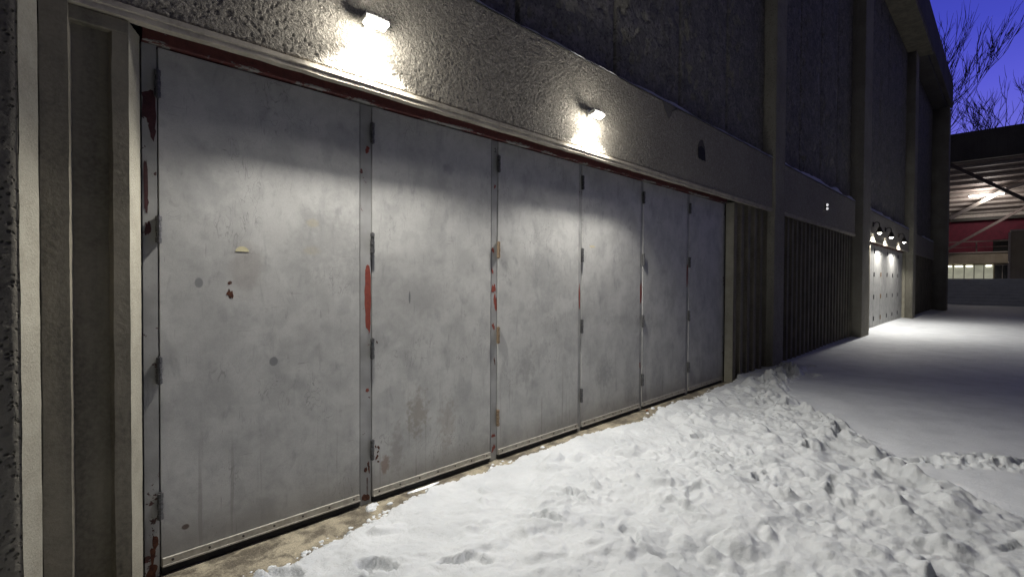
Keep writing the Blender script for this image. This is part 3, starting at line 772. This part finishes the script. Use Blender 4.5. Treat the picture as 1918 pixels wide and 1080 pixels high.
# ------------------------------------------------------------------ litter
lf = MB(); 
pts = [(0,0),(.035,.018),(.07,.012),(.10,0),(.07,-.016),(.03,-.014)]
a0 = .4; v = [(5.35+x*math.cos(a0)-y*math.sin(a0), -.10+x*math.sin(a0)+y*math.cos(a0), -.024+.012*abs(y)*40*.02+.01*math.sin(x*40)) for x, y in pts]
def litter_mat():
    t = NT('dead_leaf_brown'); return t.done(t.mix(t.noise(40, 3), (.32,.12,.04), (.18,.07,.03)), .7)
v2 = [(x, y, z+.0015) for x, y, z in v]
o = mesh('dead_leaf', v+v2, [tuple(reversed(range(6))), tuple(range(6,12))]+[(i,(i+1)%6,6+(i+1)%6,6+i) for i in range(6)], litter_mat())
tag(o, 'orange brown dead leaf on the concrete below the fourth and fifth leaves', 'leaf')
st_ = MB(); clump(st_, 6.02, -.30, .0, .05); 
tag(st_.build('stone', M['darkmetal']), 'small dark stone lying at the snow edge before the fifth leaf', 'stone')
def ice_strip():
    t = NT('thin_ice'); return t.done((.75,.78,.82), .25, t.bump(t.noise(30, 3), .4, .003), spec=.6)
ic = MB(); 
v = []; 
for i in range(14):
    x = 2.02+i*.022; w = .016*math.sin(math.pi*(i+.5)/14)+.003; v += [(x, -.055-w, -.0285), (x, -.055+w, -.0285), (x, -.055, -.019)]
f = []
for i in range(13):
    for a, b in ((0,2),(2,1)): f.append((i*3+a, (i+1)*3+a, (i+1)*3+b, i*3+b))
    f.append((i*3+1, (i+1)*3+1, (i+1)*3, i*3))
f += [(0,2,1), (39,40,41)]
o = mesh('ice_sliver', v, f, ice_strip()); tag(o, 'narrow sliver of ice against the foot of the second door leaf', 'ice')

# ------------------------------------------------------------------ snowy steps and far building
fbl = empty('stadium_building', (52, -3, 0), 'distant concrete hall with open ribbed canopy, maroon wall and lit ground floor', 'building')
X0 = 52.0
steps = MB(); n = 9
for k in range(n):
    x = 46.0+k*.62
    steps.box(x, 54.0 if k == n-1 else 51.9, -40, 14, (-.1 if k == 0 else k*.205+.003), (k+1)*.205)
tag(steps.build('snow_covered_steps', M['snow_clean']), kind='structure')
# parapet slab, sloped ceiling, ribs
MB().box(X0, X0+.6, -40, 14, 10.95, 13.15, bev=.03).build('parapet', M['dark_conc'], fbl)
MB().box(X0+.6, 80, -40, 14, 12.6, 13.0).build('roof', M['dark_conc'], fbl)
def zc(x): return 10.92 - .33*(x-X0-.6)
XB = 62.0
mb = MB(); mb.add([(X0+.6,-40,zc(X0+.6)),(XB,-40,zc(XB)),(XB,14,zc(XB)),(X0+.6,14,zc(X0+.6)), (X0+.6,-40,zc(X0+.6)+.15),(XB,-40,zc(XB)+.15),(XB,14,zc(XB)+.15),(X0+.6,14,zc(X0+.6)+.15)],
    [(0,3,2,1),(4,5,6,7),(0,1,5,4),(3,7,6,2),(0,4,7,3),(1,2,6,5)])
mb.build('ceiling', M['deck'], fbl)
for k in range(10):
    x = 53.1+k*.93
    z = zc(x); v = [(x-.10,y,z-.001) for y in (-40,14)]+[(x+.10,y,z-.068) for y in (-40,14)]+[(x-.07,y,z-.17) for y in (-40,14)]+[(x+.07,y,z-.216) for y in (-40,14)]
    mesh('ceiling_rib', v, [(0,1,5,4),(4,5,7,6),(6,7,3,2),(0,4,6,2),(1,3,7,5)], M['deck_rib'], fbl)
MB().box(XB, XB+.4, -40, 14, 4.2, 8.4).build('maroon_wall', M['maroon'], fbl)
MB().box(XB-.25, XB-.002, -40, 14, 7.45, 7.80, bev=.02).build('wall_head_beam', M['steel_pale'], fbl)
MB().box(XB-.6, XB-.26, -40, 14, 7.15, 7.42, bev=.02).build('gutter', M['darkmetal'], fbl)
MB().box(60.6, XB+.4, -3.5, 14, 3.25, 4.198, bev=.02).build('floor_slab', M['block'], fbl)
MB().box(60.5, 60.62, -3.5, 14, 4.20, 4.27).build('slab_edge', M['steel_pale'], fbl)
rl = MB()
for y in (1.4, -1.0, -3.3): rl.box(60.72, 60.80, y-.05, y+.05, 4.2, 5.25)
rl.box(60.70, 60.82, -3.4, 2.5, 5.18, 5.27); rl.box(60.73, 60.79, -3.4, 2.5, 4.70, 4.74)
rl.build('railing', M['steel_brown'], fbl)
MB().box(61.2, 61.6, -3.25, -2.05, 4.21, 5.35, bev=.02).build('cabinet', M['black'], fbl)
# lit ground-floor windows
MB().box(61.35, 61.75, -3.5, 14, 1.75, 3.249).build('ground_floor_wall', M['block'], fbl)
ys_ = [2.2, .55, -.20, -.86, -1.50, -2.12]
for i in range(5):
    w = MB().box(61.20, 61.30, ys_[i+1]+.03, ys_[i]-.03, 1.90, 3.12).build('window', M['litwin'], fbl)
    if i != 3: MB().box(61.14, 61.195, ys_[i+1]+.12, ys_[i]-.12, 3.00, 3.09).build('window_tube', M['litglass_tube'], w)
for y in ys_[:-1]: MB().box(61.16, 61.34, y-.028, y+.028, 1.88, 3.14).build('window_mullion', M['steel_brown'], fbl)
for a, b in ((-2.18,-2.66),(-2.72,-3.20)):
    w = MB().box(61.20, 61.30, b, a, 1.90, 3.08).build('window', M['darkglass'], fbl)
    MB().box(61.17, 61.199, b-.04, b, 1.88, 3.14).build('window_frame', M['steel_pale'], w)
MB().box(61.14, 61.17, -3.22, -2.14, 3.09, 3.15).build('window_frame', M['steel_pale'], fbl)
# block wall on the right
MB().box(56, 60.5, -14, -3.12, 1.7, 5.62, bev=.03).build('block_wall', M['block'], fbl)
MB().box(55.9, 56.1, -3.16, -3.02, 1.7, 5.55).build('corner_post', M['steel_pale'], fbl)
MB().box(55.9, 60.5, -14, -3.10, 5.62, 5.76).build('coping', M['steel_pale'], fbl)
MB().box(61.8, 61.99, -6.2, -4.05, 6.55, 6.78).build('wall_sign_box', M['steel_pale'], fbl)
# raking steel struts in the open front
def strut(p, q, w, mat):
    p, q = Vector(p), Vector(q); d = (q-p).normalized(); a = d.cross(Vector((1,0,0))).normalized()*w/2; b = Vector((1,0,0))*w/2
    v = [c+s1*a+s2*b for c in (p,q) for s1,s2 in ((-1,-1),(1,-1),(1,1),(-1,1))]
    mesh('raking_strut', v, [(0,1,2,3),(7,6,5,4)]+[(i,4+i,4+(i+1)%4,(i+1)%4) for i in range(4)], mat, fbl)
strut((X0+.3,.9,11.3), (X0+.3,-4.6,7.05), .24, M['steel_brown'])
strut((61.2,.85,7.45), (56.3,-2.85,9.08), .28, M['steel_pale'])
strut((56.3,-2.86,9.08), (54.0,-7.5,10.1), .26, M['steel_pale'])
strut((58.6,-4.75,8.30), (60.3,1.9,3.9), .20, M['steel_brown'])
cl = empty('ceiling_light', (57.8, -1.5, zc(57.8)-.25), 'long lit fluorescent fitting under the distant ribbed canopy', 'lamp')
zl = zc(57.8)-.28
MB().box(57.66, 57.94, -2.75, -.55, zl+.03, zl+.12, bev=.01).build('fitting', M['steel_pale'], cl)
MB().box(57.68, 57.92, -1.62, -.58, zl-.06, zl+.028).build('tube', M['tubelight'], cl)
MB().box(57.68, 57.92, -2.72, -1.68, zl-.06, zl+.028).build('tube', M['tubelight'], cl)
def area(name, loc, rot, sx, sy, watt, parent, col=(1,.93,.85)):
    l = bpy.data.lights.new(name, 'AREA'); l.shape = 'RECTANGLE'; l.size = sx; l.size_y = sy; l.energy = watt; l.color = col
    o = bpy.data.objects.new(name, l); COL.objects.link(o); o.parent = parent; o.location = Vector(loc)-ORIG[parent.name]; o.rotation_euler = rot
    return o
pt = bpy.data.lights.new('fluorescent_glow', 'POINT'); pt.energy = 260; pt.color = (1,.93,.86); pt.shadow_soft_size = .4
po = bpy.data.objects.new('fluorescent_glow', pt); COL.objects.link(po); po.parent = cl; po.location = Vector((57.2, -1.6, zl-.7))-ORIG[cl.name]

# ------------------------------------------------------------------ bare trees
def tree(name, base, height, lean, spread, seed, label, r0, levels=6, twig=.012):
    rs = random.Random(seed); t = empty(name, base, label, 'tree', None)
    tr = MB(); cr = MB()
    def grow(p, d, L, r, lv):
        n = 4 if lv > 1 else 3; pts = [p]; rr = [r]; q = p; dd = d.copy(); r1 = r*(.62 if lv > 0 else .3)
        for k in range(n):
            dd = (dd + Vector((rs.gauss(0,.10), rs.gauss(0,.10), rs.gauss(.05,.07)))).normalized()
            q = q + dd*L/n; pts.append(q); rr.append(r+(r1-r)*(k+1)/n)
        (tr if lv >= levels-1 else cr).tube(pts, rr, 6 if lv >= levels-2 else (4 if lv > 1 else 3), cap=False)
        if lv == 0: return
        kids = 2 if rs.random() < .45 else 3
        for k in range(kids):
            s_ = pts[-1] if k == 0 else pts[rs.randint(max(1, n-2), n)]
            ax = Vector((rs.gauss(0,1), rs.gauss(0,1), rs.gauss(0,.4))).normalized()
            nd = (dd + ax*spread*(.35 if k == 0 else .8) + Vector((0,0,.10))).normalized()
            grow(s_, nd, L*rs.uniform(.66,.86), max(r1*(.9 if k == 0 else .65), twig), lv-1)
        if lv >= 2 and rs.random() < .8:
            s_ = pts[rs.randint(1, n-1)]; ax = Vector((rs.gauss(0,1), rs.gauss(0,1), .3)).normalized()
            grow(s_, (dd*.6+ax*spread).normalized(), L*.5, max(r1*.4, twig), lv-2)
    grow(Vector(base)+Vector((0,0,-.1)), Vector(lean).normalized(), height*.27, r0, levels)
    tr.build('trunk', M['bark'], t); cr.build('crown', M['bark'], t)
tree('bare_tree', (42.5, 3.6, 0), 19.0, (0,-.10,1), .52, 5, 'tall leafless tree rising behind the far end of the dark hall', .24, 7, .016)
tree('bare_tree', (74, -3.4, 0), 27, (0,.02,1), .60, 9, 'smaller leafless tree showing over the distant flat roof', .26, 6, .028)
